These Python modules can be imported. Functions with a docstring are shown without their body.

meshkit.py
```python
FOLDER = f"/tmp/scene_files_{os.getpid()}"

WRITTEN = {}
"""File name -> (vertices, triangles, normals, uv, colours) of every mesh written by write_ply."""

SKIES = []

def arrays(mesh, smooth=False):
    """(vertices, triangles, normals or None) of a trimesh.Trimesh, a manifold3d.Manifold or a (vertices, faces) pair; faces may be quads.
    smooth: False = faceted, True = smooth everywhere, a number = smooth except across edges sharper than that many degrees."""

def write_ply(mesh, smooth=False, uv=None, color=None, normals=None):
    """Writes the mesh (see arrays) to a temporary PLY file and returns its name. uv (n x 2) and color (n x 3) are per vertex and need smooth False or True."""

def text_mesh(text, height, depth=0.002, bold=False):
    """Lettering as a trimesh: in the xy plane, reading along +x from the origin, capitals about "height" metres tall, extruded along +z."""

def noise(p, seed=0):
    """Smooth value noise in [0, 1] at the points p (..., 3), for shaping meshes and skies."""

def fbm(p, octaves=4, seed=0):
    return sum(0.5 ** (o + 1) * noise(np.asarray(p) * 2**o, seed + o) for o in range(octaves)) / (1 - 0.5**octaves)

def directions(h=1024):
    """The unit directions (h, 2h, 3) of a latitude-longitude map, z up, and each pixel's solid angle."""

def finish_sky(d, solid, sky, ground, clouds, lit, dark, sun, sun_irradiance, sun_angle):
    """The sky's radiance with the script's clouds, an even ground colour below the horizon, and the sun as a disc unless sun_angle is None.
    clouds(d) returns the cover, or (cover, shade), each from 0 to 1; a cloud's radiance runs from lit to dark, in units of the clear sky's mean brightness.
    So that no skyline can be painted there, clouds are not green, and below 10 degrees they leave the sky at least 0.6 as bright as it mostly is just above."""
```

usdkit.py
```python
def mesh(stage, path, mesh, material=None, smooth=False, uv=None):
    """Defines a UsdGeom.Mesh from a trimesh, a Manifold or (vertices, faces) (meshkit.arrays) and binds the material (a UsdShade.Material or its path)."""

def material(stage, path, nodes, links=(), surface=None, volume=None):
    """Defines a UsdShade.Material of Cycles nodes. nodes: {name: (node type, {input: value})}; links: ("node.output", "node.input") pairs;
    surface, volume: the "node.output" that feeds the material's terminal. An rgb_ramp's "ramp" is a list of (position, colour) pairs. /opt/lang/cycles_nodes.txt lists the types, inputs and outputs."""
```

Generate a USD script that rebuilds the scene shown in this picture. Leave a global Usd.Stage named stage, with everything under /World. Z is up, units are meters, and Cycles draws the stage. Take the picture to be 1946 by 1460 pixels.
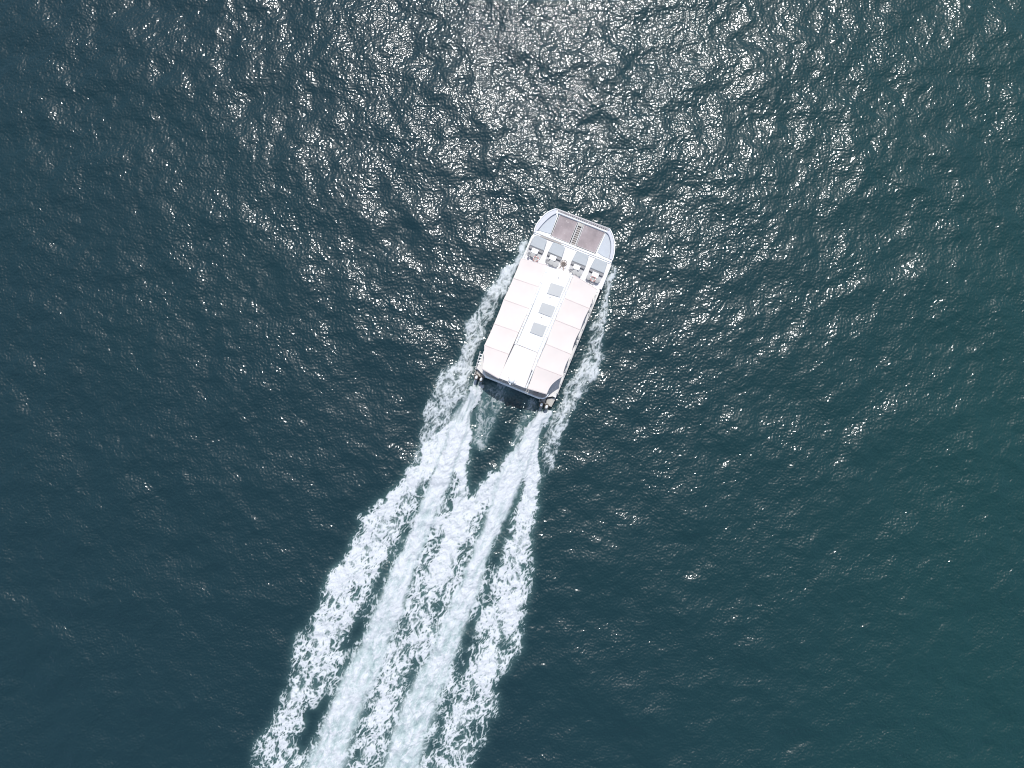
import math
import numpy as np
import trimesh
import meshkit
import usdkit
from pxr import Gf, Sdf, Usd, UsdGeom, UsdLux, UsdShade, Vt
from scipy import ndimage
from PIL import Image, ImageDraw

stage = Usd.Stage.CreateInMemory()
UsdGeom.SetStageUpAxis(stage, "Z")
UsdGeom.SetStageMetersPerUnit(stage, 1.0)
UsdGeom.Xform.Define(stage, "/World")
UsdGeom.Scope.Define(stage, "/World/Looks")

# ------------------------------------------------------------------ camera, sky, sun, exposure
H = 65.0                    # metres above the sea
F = 1374.0                  # focal length in pixels of the 1946 px wide photograph
EXPOSURE = 0.0
SKY = 0.15
SUN = 0.85
SUN_ELEV = math.radians(65.2)
SUN_AZ = math.radians(10.0)   # atan2(x, y) of the direction towards the sun

cam = UsdGeom.Camera.Define(stage, "/World/camera")
cam.CreateHorizontalApertureAttr(36.0)
cam.CreateVerticalApertureAttr(27.0)
cam.CreateFocalLengthAttr(36.0 * F / 1946.0)
cam.CreateExposureAttr(EXPOSURE)
cam.CreateClippingRangeAttr(Gf.Vec2f(0.5, 60000.0))
UsdGeom.Xformable(cam).AddTranslateOp().Set(Gf.Vec3d(0, 0, H))

mat = lambda name, nodes, links=(), surface=None, volume=None: usdkit.material(stage, "/World/Looks/" + name, nodes, links, surface, volume)

sky_mat = mat("sky_look", {
    "s": ("sky_texture", {"sky_type": "single_scattering", "sun_disc": False, "sun_elevation": SUN_ELEV, "sun_rotation": SUN_AZ,
                          "altitude": 60.0, "air_density": 1.0, "aerosol_density": 1.6, "ozone_density": 1.0}),
    "b": ("background_shader", {"strength": SKY})}, [("s.color", "b.color")], surface="b.background")
dome = UsdLux.DomeLight.Define(stage, "/World/sky")
UsdShade.MaterialBindingAPI.Apply(dome.GetPrim()).Bind(sky_mat)
dome.GetPrim().SetCustomDataByKey("label", "clear bright daytime sky above the sea")
dome.GetPrim().SetCustomDataByKey("kind", "structure")

sun = UsdLux.DistantLight.Define(stage, "/World/sun")
sun.CreateIntensityAttr(SUN)
sun.CreateAngleAttr(0.53)
sun.CreateNormalizeAttr(True)
sun.CreateColorAttr(Gf.Vec3f(1.0, 0.98, 0.95))
zd = np.array([math.sin(SUN_AZ) * math.cos(SUN_ELEV), math.cos(SUN_AZ) * math.cos(SUN_ELEV), math.sin(SUN_ELEV)])
xd = np.cross([0, 1, 0], zd); xd /= np.linalg.norm(xd)
yd = np.cross(zd, xd)
UsdGeom.Xformable(sun).AddTransformOp().Set(Gf.Matrix4d(*xd, 0, *yd, 0, *zd, 0, 0, 0, 0, 1))

# ------------------------------------------------------------------ helpers
def tag(prim, label=None, cat=None, group=None, kind=None):
    for k, v in (("label", label), ("category", cat), ("group", group), ("kind", kind)):
        if v:
            prim.SetCustomDataByKey(k, v)
    return prim

def free(parent, name):
    path, n = f"{parent}/{name}", 0
    while stage.GetPrimAtPath(path):
        n += 1
        path = f"{parent}/{name}_{n:03d}"
    return path

def obj(name, mesh, material, parent="/World", smooth=False, label=None):
    if isinstance(mesh, list):
        mesh = trimesh.util.concatenate(mesh)
    parent = str(parent.GetPath()) if hasattr(parent, "GetPath") else parent
    p = usdkit.mesh(stage, free(parent, name), mesh, material, smooth).GetPrim()
    if label:
        tag(p, label)
    return p

HEAD = math.radians(22.5)
FW = np.array([math.sin(HEAD), math.cos(HEAD)])
PT = np.array([-math.cos(HEAD), math.sin(HEAD)])
def world(px, py, z=0.0):
    return np.array([(px - 973.0) / F * (H - z), (730.0 - py) / F * (H - z)])
ORG = world(1034, 590, 0.0)
def loc(px, py, z=0.0):
    d = world(px, py, z) - ORG
    return np.array([d @ FW, d @ PT])
def loc3(px, py, z):
    return np.array([*loc(px, py, z), z])
def boat_to_world(x, y):
    return ORG + x * FW + y * PT

def thing(name, label, cat, x=0.0, y=0.0, z=0.0, turn=0.0, group=None):
    """An Xform on the boat: x forward, y to port, from the boat's middle."""
    g = UsdGeom.Xform.Define(stage, free("/World", name))
    w = boat_to_world(x, y)
    g.AddTranslateOp().Set(Gf.Vec3d(float(w[0]), float(w[1]), float(z)))
    g.AddRotateZOp().Set(90.0 - math.degrees(HEAD) + turn)
    return tag(g.GetPrim(), label, cat, group)

def copy_of(src, label, x, y, z, turn=0.0):
    d = src.GetCustomData()
    name = src.GetName()
    r = thing(name, label, d["category"], x, y, z, turn, d.get("group"))
    r.GetReferences().AddInternalReference(src.GetPath())
    r.SetInstanceable(True)
    return r

def box(x0, x1, y0, y1, z0, z1):
    return trimesh.creation.box(bounds=[[min(x0, x1), min(y0, y1), min(z0, z1)], [max(x0, x1), max(y0, y1), max(z0, z1)]])

def rbox(x0, x1, y0, y1, z0, z1, r=0.04):
    """A box with rounded corners in plan and a chamfered top."""
    from shapely.geometry import box as sbox
    p = sbox(x0 + r, y0 + r, x1 - r, y1 - r).buffer(r, quad_segs=4)
    return prism(p, z0, z1, min(r * 0.6, (z1 - z0) * 0.45))

def ring_of(poly, n=None):
    return np.array(poly.exterior.coords)[:-1]

def loft(rings, zs, cap=True):
    """Closed rings of the same number of points joined into a solid; caps by ear cutting."""
    n = len(rings[0])
    v = np.vstack([np.column_stack([r, np.full(n, z)]) for r, z in zip(rings, zs)])
    f = []
    for k in range(len(rings) - 1):
        a = k * n + np.arange(n)
        b = k * n + (np.arange(n) + 1) % n
        f.append(np.column_stack([a, b, b + n])); f.append(np.column_stack([a, b + n, a + n]))
    if cap:
        from shapely.geometry import Polygon
        import mapbox_earcut as me
        for k, flip in ((0, True), (len(rings) - 1, False)):
            t = me.triangulate_float64(np.ascontiguousarray(rings[k], dtype=np.float64), np.array([n], np.uint32)).reshape(-1, 3).astype(int)
            # orientation of the ear-cut triangles
            p = rings[k]
            ar = np.cross(p[t[:, 1]] - p[t[:, 0]], p[t[:, 2]] - p[t[:, 0]])
            t[ar < 0] = t[ar < 0][:, ::-1]
            f.append((t[:, ::-1] if flip else t) + k * n)
    m = trimesh.Trimesh(v, np.vstack(f), process=False)
    return m

def ccw(p):
    p = np.asarray(p, float)
    a = np.sum(p[:, 0] * np.roll(p[:, 1], -1) - np.roll(p[:, 0], -1) * p[:, 1])
    return p if a > 0 else p[::-1]

def prism(poly, z0, z1, ch=0.0):
    """A plan polygon (shapely or points) extruded, with its top edge chamfered inwards."""
    pts = ccw(ring_of(poly) if hasattr(poly, "exterior") else poly)
    if ch > 0:
        c = pts.mean(0)
        e = np.roll(pts, -1, 0) - np.roll(pts, 1, 0)
        nrm = np.column_stack([e[:, 1], -e[:, 0]]); nrm /= np.linalg.norm(nrm, axis=1, keepdims=True) + 1e-9
        return loft([pts, pts, pts - nrm * ch], [z0, z1 - ch, z1])
    return loft([pts, pts], [z0, z1])

def tube(points, r, sides=8, closed=False):
    p = np.asarray(points, float)
    if closed:
        p = np.vstack([p, p[:1]])
    t = np.gradient(p, axis=0)
    if closed:
        t[0] = t[-1] = p[1] - p[-2]
    t /= np.linalg.norm(t, axis=1, keepdims=True) + 1e-12
    ref = np.array([0, 0, 1.0]) if np.abs(t[:, 2]).max() < 0.95 else np.array([1.0, 0.3, 0])
    a = np.cross(t, ref); a /= np.linalg.norm(a, axis=1, keepdims=True) + 1e-12
    b = np.cross(t, a)
    ang = np.arange(sides) * 2 * np.pi / sides
    v = p[:, None] + r * (np.cos(ang)[None, :, None] * a[:, None] + np.sin(ang)[None, :, None] * b[:, None])
    i, j = np.meshgrid(np.arange(len(p) - 1), np.arange(sides), indexing="ij")
    q = np.stack([i * sides + j, (i + 1) * sides + j, (i + 1) * sides + (j + 1) % sides, i * sides + (j + 1) % sides], -1).reshape(-1, 4)
    f = [q[:, [0, 1, 2]], q[:, [0, 2, 3]]]
    v = v.reshape(-1, 3)
    if not closed:
        n0 = len(v); v = np.vstack([v, p[:1], p[-1:]])
        k = np.arange(sides); l = (np.arange(len(p))[-1]) * sides
        f += [np.column_stack([np.full(sides, n0), k, (k + 1) % sides]), np.column_stack([np.full(sides, n0 + 1), l + (k + 1) % sides, l + k])]
    m = trimesh.Trimesh(v, np.vstack(f), process=False)
    return m

def lathe(profile, x=0, y=0, z=0, n=24):
    m = trimesh.creation.revolve(np.array(profile, float), sections=n)
    m.apply_translation([x, y, z])
    return m

def smoothstep(a, b, x):
    t = np.clip((x - a) / (b - a), 0, 1)
    return t * t * (3 - 2 * t)

# ------------------------------------------------------------------ materials of the boat
def paint(name, color, rough=0.45, var=0.06, scale=3.0, bump=0.0, bscale=20.0, spec=0.5, dirt=None):
    """Plain paint or cloth with slight mottling (real colour differences, no light)."""
    c = np.array(color)
    nodes = {"g": ("texture_coordinate", {}), "n": ("noise_texture", {"scale": scale, "detail": 4.0, "roughness": 0.6}),
             "r": ("rgb_ramp", {"ramp": [(0.25, c * (1 - var)), (0.75, np.minimum(c * (1 + var * 0.6), 0.9))]}),
             "p": ("principled_bsdf", {"roughness": rough, "specular_ior_level": spec})}
    links = [("g.object", "n.vector"), ("n.fac", "r.fac"), ("r.color", "p.base_color")]
    if bump:
        nodes["bn"] = ("noise_texture", {"scale": bscale, "detail": 3.0})
        nodes["b"] = ("bump", {"strength": bump, "distance": 0.01})
        links += [("g.object", "bn.vector"), ("bn.fac", "b.height"), ("b.normal", "p.normal")]
    return mat(name, nodes, links, surface="p.BSDF")

M = {
    "gelcoat": paint("white_gelcoat", (0.80, 0.80, 0.79), 0.35, 0.05, 1.2),
    "deck": paint("white_deck", (0.80, 0.775, 0.77), 0.6, 0.06, 2.0, 0.15, 60),
    "canvas": paint("pink_white_canvas", (0.735, 0.655, 0.605), 0.75, 0.045, 0.55, 0.25, 8),
    "cover": paint("pale_cover", (0.76, 0.705, 0.665), 0.7, 0.04, 0.8, 0.2, 6),
    "seam": paint("seam_cloth", (0.62, 0.55, 0.53), 0.8),
    "side_deck": paint("grey_side_deck", (0.68, 0.65, 0.61), 0.6, 0.10, 2.5, 0.1, 50),
    "pad": paint("blue_grey_pad", (0.47, 0.50, 0.53), 0.7, 0.05, 2.0, 0.2, 15),
    "rim": paint("lilac_grey_rim", (0.50, 0.51, 0.55), 0.5, 0.05, 3.0),
    "cushion": paint("light_grey_cushion", (0.42, 0.445, 0.455), 0.8, 0.05, 4.0, 0.3, 30),
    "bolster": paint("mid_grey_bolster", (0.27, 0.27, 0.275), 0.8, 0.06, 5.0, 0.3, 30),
    "mat": paint("pale_grey_shadow", (0.50, 0.50, 0.505), 0.8, 0.05, 4.0),  # tone of the shadow painted behind each lounger
    "panel": paint("grey_roof_panel", (0.42, 0.43, 0.425), 0.35, 0.03, 2.0),
    "metal": paint("brushed_metal", (0.62, 0.60, 0.58), 0.35, 0.08, 6.0),
    "dark": paint("dark_rubber", (0.05, 0.045, 0.04), 0.6, 0.2, 8.0),
    "cowl": paint("brown_grey_cowling", (0.12, 0.10, 0.085), 0.4, 0.15, 8.0),
    "platform": paint("beige_platform", (0.44, 0.415, 0.375), 0.6, 0.12, 4.0),
    "floor": paint("grey_cockpit_floor", (0.54, 0.50, 0.455), 0.6, 0.12, 3.0),
    "orange": paint("faded_orange", (0.50, 0.31, 0.28), 0.55, 0.12, 6.0),
    "brown": paint("brown_wood", (0.20, 0.165, 0.145), 0.55, 0.25, 9.0),
    "tan": paint("tan_leather", (0.46, 0.39, 0.35), 0.6, 0.15, 9.0),
    "stool": paint("grey_stool", (0.40, 0.40, 0.39), 0.7, 0.10, 7.0),
    "white": paint("bright_white", (0.82, 0.82, 0.81), 0.4, 0.02, 4.0),
    "slat": paint("bleached_slat", (0.42, 0.39, 0.36), 0.7, 0.2, 10.0),
    "grating": paint("lilac_grating", (0.30, 0.28, 0.29), 0.7, 0.2, 12.0),
    "window": paint("dark_window", (0.03, 0.035, 0.04), 0.08, 0.1, 1.0),
}
# the trampoline: a mauve net whose weave lets a little of the water through, with dried salt
M["net"] = mat("mauve_net", {
    "g": ("texture_coordinate", {}), "n": ("noise_texture", {"scale": 1.1, "detail": 5.0, "roughness": 0.65}),
    "r": ("rgb_ramp", {"ramp": [(0.3, (0.29, 0.245, 0.245)), (0.55, (0.38, 0.32, 0.32)), (0.75, (0.44, 0.385, 0.385))]}),
    "v": ("voronoi_texture", {"scale": 3.2, "randomness": 1.0}), "vr": ("rgb_ramp", {"ramp": [(0.04, (1, 1, 1)), (0.13, (0, 0, 0))]}),
    "m": ("mix_color", {"b": (0.55, 0.50, 0.50)}),
    "p": ("principled_bsdf", {"roughness": 0.8}), "t": ("transparent_bsdf", {}), "x": ("mix_closure", {"fac": 0.08})},
    [("g.object", "n.vector"), ("g.object", "v.vector"), ("n.fac", "r.fac"), ("v.distance", "vr.fac"), ("vr.color", "m.fac"), ("r.color", "m.a"), ("m.result", "p.base_color"),
     ("p.BSDF", "x.closure1"), ("t.BSDF", "x.closure2")], surface="x.closure")

# ------------------------------------------------------------------ the sea
DX, N = 0.125, 1024
rng = np.random.default_rng(7)
kx = np.fft.fftfreq(N, DX) * 2 * np.pi
ky = kx.copy()
KX, KY = np.meshgrid(kx, ky)
K = np.hypot(KX, KY); K[0, 0] = 1e9
def band(lo, hi):      # wavelengths in metres
    k0, k1 = 2 * np.pi / hi, 2 * np.pi / lo
    return smoothstep(k0 * 0.7, k0 * 1.3, K) * (1 - smoothstep(k1 * 0.8, k1 * 1.2, K))
def waves(lo, hi, mss, aim, spread, seed):
    """A patch of random sea between two wavelengths with a given mean square slope, crests across the direction 'aim'."""
    r = np.random.default_rng(seed)
    th = np.arctan2(KY, KX) - aim
    D = spread + (1 - spread) * np.cos(th) ** 2
    amp = np.sqrt(K ** -4.0 * D) * band(lo, hi)
    spec = amp * (r.normal(size=K.shape) + 1j * r.normal(size=K.shape))
    h = np.fft.ifft2(spec).real
    gy, gx = np.gradient(h, DX)
    return h * math.sqrt(mss / np.mean(gx ** 2 + gy ** 2))
sea_h = waves(5.0, 14.0, 0.0018, math.radians(75), 0.35, 1) + waves(2.2, 5.0, 0.0040, math.radians(105), 0.5, 2) + waves(0.30, 2.2, 0.0075, math.radians(85), 0.6, 3)

X0, X1, Y0, Y1 = -63.0, 63.0, -52.0, 52.0
nx, ny = int((X1 - X0) / DX) + 1, int((Y1 - Y0) / DX) + 1
gx, gy = X0 + np.arange(nx) * DX, Y0 + np.arange(ny) * DX
hh = sea_h[:ny, :nx].copy()
edge = np.minimum.reduce([np.add.outer(np.zeros(ny), gx - X0), np.add.outer(np.zeros(ny), X1 - gx), np.add.outer(gy - Y0, np.zeros(nx)), np.add.outer(Y1 - gy, np.zeros(nx))])
hh *= smoothstep(0, 3.0, edge)
def sea_at(x, y):
    return ndimage.map_coordinates(hh, [(np.asarray(y) - Y0) / DX, (np.asarray(x) - X0) / DX], order=1, mode="nearest")

# ------------------------------------------------------------------ the foam of the wake
FD = 0.062                                   # grid step in metres
S = H / F                                    # metres per photograph pixel on the water
fx = np.arange(world(430, 0)[0], world(1205, 0)[0], FD)
fy = np.arange(world(0, 1640)[1], world(0, 430)[1], FD)
FX, FY = np.meshgrid(fx, fy)
PX, PY = FX / S + 973.0, 730.0 - FY / S      # traced plan of the wake, in units of S metres
AL = (FX - ORG[0]) * FW[0] + (FY - ORG[1]) * FW[1]        # along the boat, metres
AC = -((FX - ORG[0]) * PT[0] + (FY - ORG[1]) * PT[1])     # across it, to starboard

def lattice(scale_a, scale_c, seed, oct=3, gain=0.5):
    """Smooth noise in about 0..1, stretched along the boat's track."""
    out, tot, amp = 0, 0, 1.0
    for o in range(oct):
        r = np.random.default_rng(seed * 31 + o).random((256, 256))
        u = (AL / scale_a * 2 ** o + 37.3 * (o + seed)) % 256
        v = (AC / scale_c * 2 ** o + 91.7 * (o + seed)) % 256
        out = out + amp * ndimage.map_coordinates(r, [u, v], order=3, mode="grid-wrap", prefilter=True)
        tot += amp; amp *= gain
    return out / tot
def lattice_at(u0, v0, seed):
    r = np.random.default_rng(seed * 57 + 5).random((256, 256))
    return ndimage.map_coordinates(r, [u0 % 256, v0 % 256], order=3, mode="grid-wrap")

def polygon_sd(pts):
    """Signed distance in metres, positive inside."""
    im = Image.new("L", (len(fx), len(fy)))
    q = [((world(a, b)[0] - fx[0]) / FD, (world(a, b)[1] - fy[0]) / FD) for a, b in pts]
    ImageDraw.Draw(im).polygon(q, fill=255)
    inside = np.asarray(im) > 127
    return (ndimage.distance_transform_edt(inside) - ndimage.distance_transform_edt(~inside)) * FD
def stroke(pts):
    """Distance to a line divided by its half-width, and the place along it from 0 to 1. pts: (px, py, half-width in px)."""
    best, where = np.full(PX.shape, 1e9), np.zeros(PX.shape)
    p = np.array(pts, float)
    for k in range(len(p) - 1):
        a, b = p[k], p[k + 1]
        d = b[:2] - a[:2]
        t = np.clip(((PX - a[0]) * d[0] + (PY - a[1]) * d[1]) / (d @ d), 0, 1)
        w = a[2] + t * (b[2] - a[2])
        r = np.hypot(PX - a[0] - t * d[0], PY - a[1] - t * d[1]) / w
        m = r < best
        best[m], where[m] = r[m], ((k + t) / (len(p) - 1))[m]
    return best, where
def warp(f, amount, scale, seed):
    """The field shifted by noise, for ragged edges."""
    a = (lattice(scale, scale, seed, 3, 0.6) - 0.5) * 2 * amount / FD
    b = (lattice(scale, scale, seed + 1, 3, 0.6) - 0.5) * 2 * amount / FD
    i, j = np.indices(f.shape)
    return ndimage.map_coordinates(f, [i + a, j + b], order=1, mode="nearest")

wake_outline = [(896, 735), (893, 760), (872, 790), (836, 820), (795, 870), (748, 925), (704, 970), (676, 1010), (648, 1075), (625, 1105), (604, 1160), (572, 1215), (556, 1260), (545, 1310), (522, 1360), (492, 1430), (420, 1640),
                (860, 1640), (905, 1440), (925, 1390), (938, 1330), (955, 1275), (985, 1230), (997, 1165), (1003, 1100), (1008, 1065), (1014, 1000), (1020, 950), (1023, 900), (1019, 865), (1017, 840), (1046, 790), (1046, 778),
                (1022, 778), (1010, 800), (993, 832), (960, 875), (925, 910), (897, 940), (890, 946), (888, 935), (889, 885), (895, 852), (894, 815), (892, 785), (908, 755), (918, 735)]
bow_port = [(1006, 462), (998, 462), (985, 482), (962, 515), (932, 545), (908, 582), (897, 600), (884, 640), (880, 668), (858, 695), (834, 706), (826, 740), (812, 780), (806, 812), (792, 850), (775, 890), (798, 880),
            (835, 830), (862, 795), (882, 765), (890, 735), (893, 715), (903, 680), (918, 640), (936, 600), (964, 545), (994, 492)]
bow_star = [(1164, 498), (1170, 508), (1163, 535), (1157, 560), (1151, 590), (1153, 608), (1146, 640), (1143, 680), (1128, 715), (1110, 750), (1086, 790), (1066, 840), (1052, 880), (1036, 908), (1026, 905),
            (1030, 860), (1040, 825), (1058, 775), (1092, 715), (1116, 650), (1135, 600), (1147, 550), (1159, 515)]

sd_w = warp(polygon_sd(wake_outline), 0.55, 1.5, 11)
sd_w = np.maximum(sd_w, -9)
sd_p = warp(polygon_sd(bow_port), 0.5, 1.3, 21)
sd_s = warp(polygon_sd(bow_star), 0.45, 1.3, 31)

core_l, u_l = stroke([(905, 730, 7), (896, 755, 7), (882, 790, 12), (866, 835, 16), (850, 880, 17), (815, 970, 18), (776, 1060, 20), (737, 1165, 25), (692, 1270, 28), (655, 1350, 32), (625, 1440, 36), (560, 1640, 42)])
core_r, u_r = stroke([(1033, 782, 8), (1022, 800, 9), (1008, 830, 16), (988, 868, 20), (962, 930, 20), (936, 990, 17), (911, 1060, 17), (892, 1110, 18), (861, 1190, 23), (830, 1270, 26), (802, 1330, 30), (778, 1400, 33), (760, 1470, 36), (720, 1640, 42)])
wl = warp(warp(core_l, 0.30, 1.4, 41), 0.14, 0.30, 45); wr = warp(warp(core_r, 0.30, 1.4, 43), 0.14, 0.30, 47)
chan = [([(850, 858, 6), (826, 905, 9), (800, 940, 10), (772, 1010, 11), (745, 1065, 10), (722, 1112, 13), (692, 1172, 13), (668, 1225, 15), (638, 1285, 17), (604, 1350, 16), (575, 1420, 14)], 0.75),
        ([(1008, 872, 5), (985, 940, 9), (962, 995, 11), (945, 1045, 11), (926, 1110, 11), (910, 1150, 13), (892, 1195, 14), (878, 1250, 14), (868, 1305, 15), (842, 1360, 15), (812, 1425, 15)], 0.72),
        ([(885, 850, 6), (868, 915, 9), (852, 985, 8), (830, 1050, 7), (800, 1120, 7)], 0.42),
        ([(985, 865, 8), (945, 950, 9), (905, 1030, 9), (880, 1090, 9)], 0.42),
        ([(890, 1010, 6), (862, 1080, 7), (830, 1160, 8), (800, 1230, 9), (770, 1320, 10), (740, 1420, 10)], 0.25)]
edge_l, _ = stroke([(900, 745, 6), (880, 783, 10), (840, 828, 14), (795, 885, 18), (750, 940, 22), (705, 995, 26), (670, 1060, 28), (640, 1130, 26), (600, 1210, 24), (570, 1280, 22), (530, 1380, 20)])
edge_r, _ = stroke([(1040, 790, 5), (1017, 845, 10), (1017, 890, 13), (1008, 950, 17), (998, 1010, 20), (988, 1070, 22), (980, 1120, 22), (965, 1180, 22)])
notch_l, _ = stroke([(890, 790, 9), (882, 850, 15), (878, 900, 17), (876, 940, 17), (868, 1000, 18), (840, 1090, 22)])
notch_r, _ = stroke([(1010, 805, 8), (975, 868, 12), (930, 920, 14), (895, 960, 18), (868, 1010, 22)])

big = lattice(3.2, 1.8, 3, 3)
patch = lattice(1.0, 0.75, 5, 3)
aft = np.clip((PY - 800.0) / 660.0, 0, 1.3)
near = smoothstep(980, 820, PY)
dens = np.where(sd_w > -1.3, 0.80 - 0.17 * aft + 0.75 * (big - 0.5) + 0.55 * (patch - 0.5) + 0.45 * near, 0.0)
for e, gain in ((edge_l, 0.42), (edge_r, 0.42), (notch_l, 0.55), (notch_r, 0.50)):
    dens += gain * (1 - 0.75 * np.clip(aft, 0, 1)) * np.exp(-e ** 2)
for pts, cut in chan:
    c, u = stroke(pts)
    c = warp(c, 0.30, 1.2, 51 + len(pts))
    dens -= cut * np.exp(-(c / 1.0) ** 2) * smoothstep(0, 0.12, u) * (1 - 0.35 * u) * (1 - 0.5 * near)
dens *= smoothstep(-0.3 - 0.7 * np.clip(aft, 0, 1), 0.45 + 0.55 * np.clip(aft, 0, 1), sd_w)
core = np.maximum(1 - smoothstep(0.6, 1.3, wl), 1 - smoothstep(0.6, 1.3, wr)) * smoothstep(-0.2, 0.5, sd_w)
# the bow waves: white lace that thins out towards the hull and aft
fade = smoothstep(905, 700, PY)
hull_gap = np.clip(sd_p, 0, 3)
d_p = smoothstep(-0.3, 0.3, sd_p) * (0.40 + 0.26 * fade + 0.5 * (patch - 0.5) + 0.4 * (big - 0.5) + 0.30 * smoothstep(600, 500, PY))
d_s = smoothstep(-0.3, 0.3, sd_s) * (0.40 + 0.26 * fade + 0.5 * (patch - 0.5) + 0.4 * (big - 0.5) + 0.25 * smoothstep(620, 520, PY))
# thinner next to the hull than along the outer crest
out_p, _ = stroke([(990, 478, 8), (960, 525, 14), (925, 570, 17), (908, 615, 20), (895, 665, 22), (865, 710, 24), (845, 770, 22), (815, 850, 16)])
out_s, _ = stroke([(1166, 505, 6), (1155, 550, 9), (1146, 605, 11), (1133, 670, 16), (1108, 735, 18), (1078, 790, 16), (1050, 870, 13)])
d_p *= 0.66 + 0.50 * np.exp(-(out_p / 1.8) ** 2)
d_s *= 0.62 + 0.52 * np.exp(-(out_s / 1.8) ** 2)
# thin streaks of bubbles in the tunnel between the hulls
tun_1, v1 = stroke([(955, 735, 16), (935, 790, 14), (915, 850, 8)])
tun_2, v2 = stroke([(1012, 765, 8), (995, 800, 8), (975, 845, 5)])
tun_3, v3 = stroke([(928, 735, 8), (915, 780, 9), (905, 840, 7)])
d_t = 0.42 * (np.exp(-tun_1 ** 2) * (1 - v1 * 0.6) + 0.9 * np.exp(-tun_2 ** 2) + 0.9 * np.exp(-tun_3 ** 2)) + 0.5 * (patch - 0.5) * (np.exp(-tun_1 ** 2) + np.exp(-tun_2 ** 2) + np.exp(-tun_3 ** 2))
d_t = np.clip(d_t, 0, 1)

# lace: winding filaments at several sizes, ranked so that a density is the share of the water they cover
w1 = lattice(1.1, 0.9, 61, 3) - 0.5
w2 = lattice(1.1, 0.9, 63, 3) - 0.5
def ridges(sa, sc, seed, amount):
    n = lattice_at((AL + w1 * amount) / sa, (AC + w2 * amount) / sc, seed)
    return 1 - np.abs(n - 0.5) * 2
lace = (0.26 * ridges(1.15, 0.58, 71, 1.3) + 0.34 * ridges(0.62, 0.31, 72, 1.0) + 0.38 * ridges(0.33, 0.17, 73, 0.8) + 0.36 * ridges(0.18, 0.11, 74, 0.5) + 0.40 * lattice(0.8, 0.6, 76, 4, 0.7))
order = np.sort(lace.ravel()[::17])
lace = np.interp(lace, order, np.linspace(0, 1, len(order)))
def froth(d, soft=0.55):
    d = np.clip(d, 0, 1.15)
    return smoothstep(1 - d - soft, 1 - d + soft, lace) * smoothstep(0.03, 0.22, d)
foam_w = froth(dens)
streak = lattice(2.6, 0.22, 81, 3)
rope = lattice(0.9, 0.30, 83, 4, 0.6)
soft_core = core * (1.0 + 0.2 * near + 0.40 * (streak - 0.5) - 0.42 * np.clip(aft, 0, 1) + 0.75 * (rope - 0.5) + 0.5 * (patch - 0.5))
veins = core * (0.35 + 0.5 * np.clip(aft, 0, 1)) * smoothstep(0.55, 0.95, lace)
white_w = np.clip(np.maximum(foam_w * (1 - 0.6 * core), soft_core + 0.45 * veins), 0, 1)
cover_w = np.clip(np.maximum(foam_w, core * (0.98 - 0.25 * np.clip(aft - 0.55, 0, 1) * smoothstep(0.4, 0.7, rope))), 0, 1)
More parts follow.
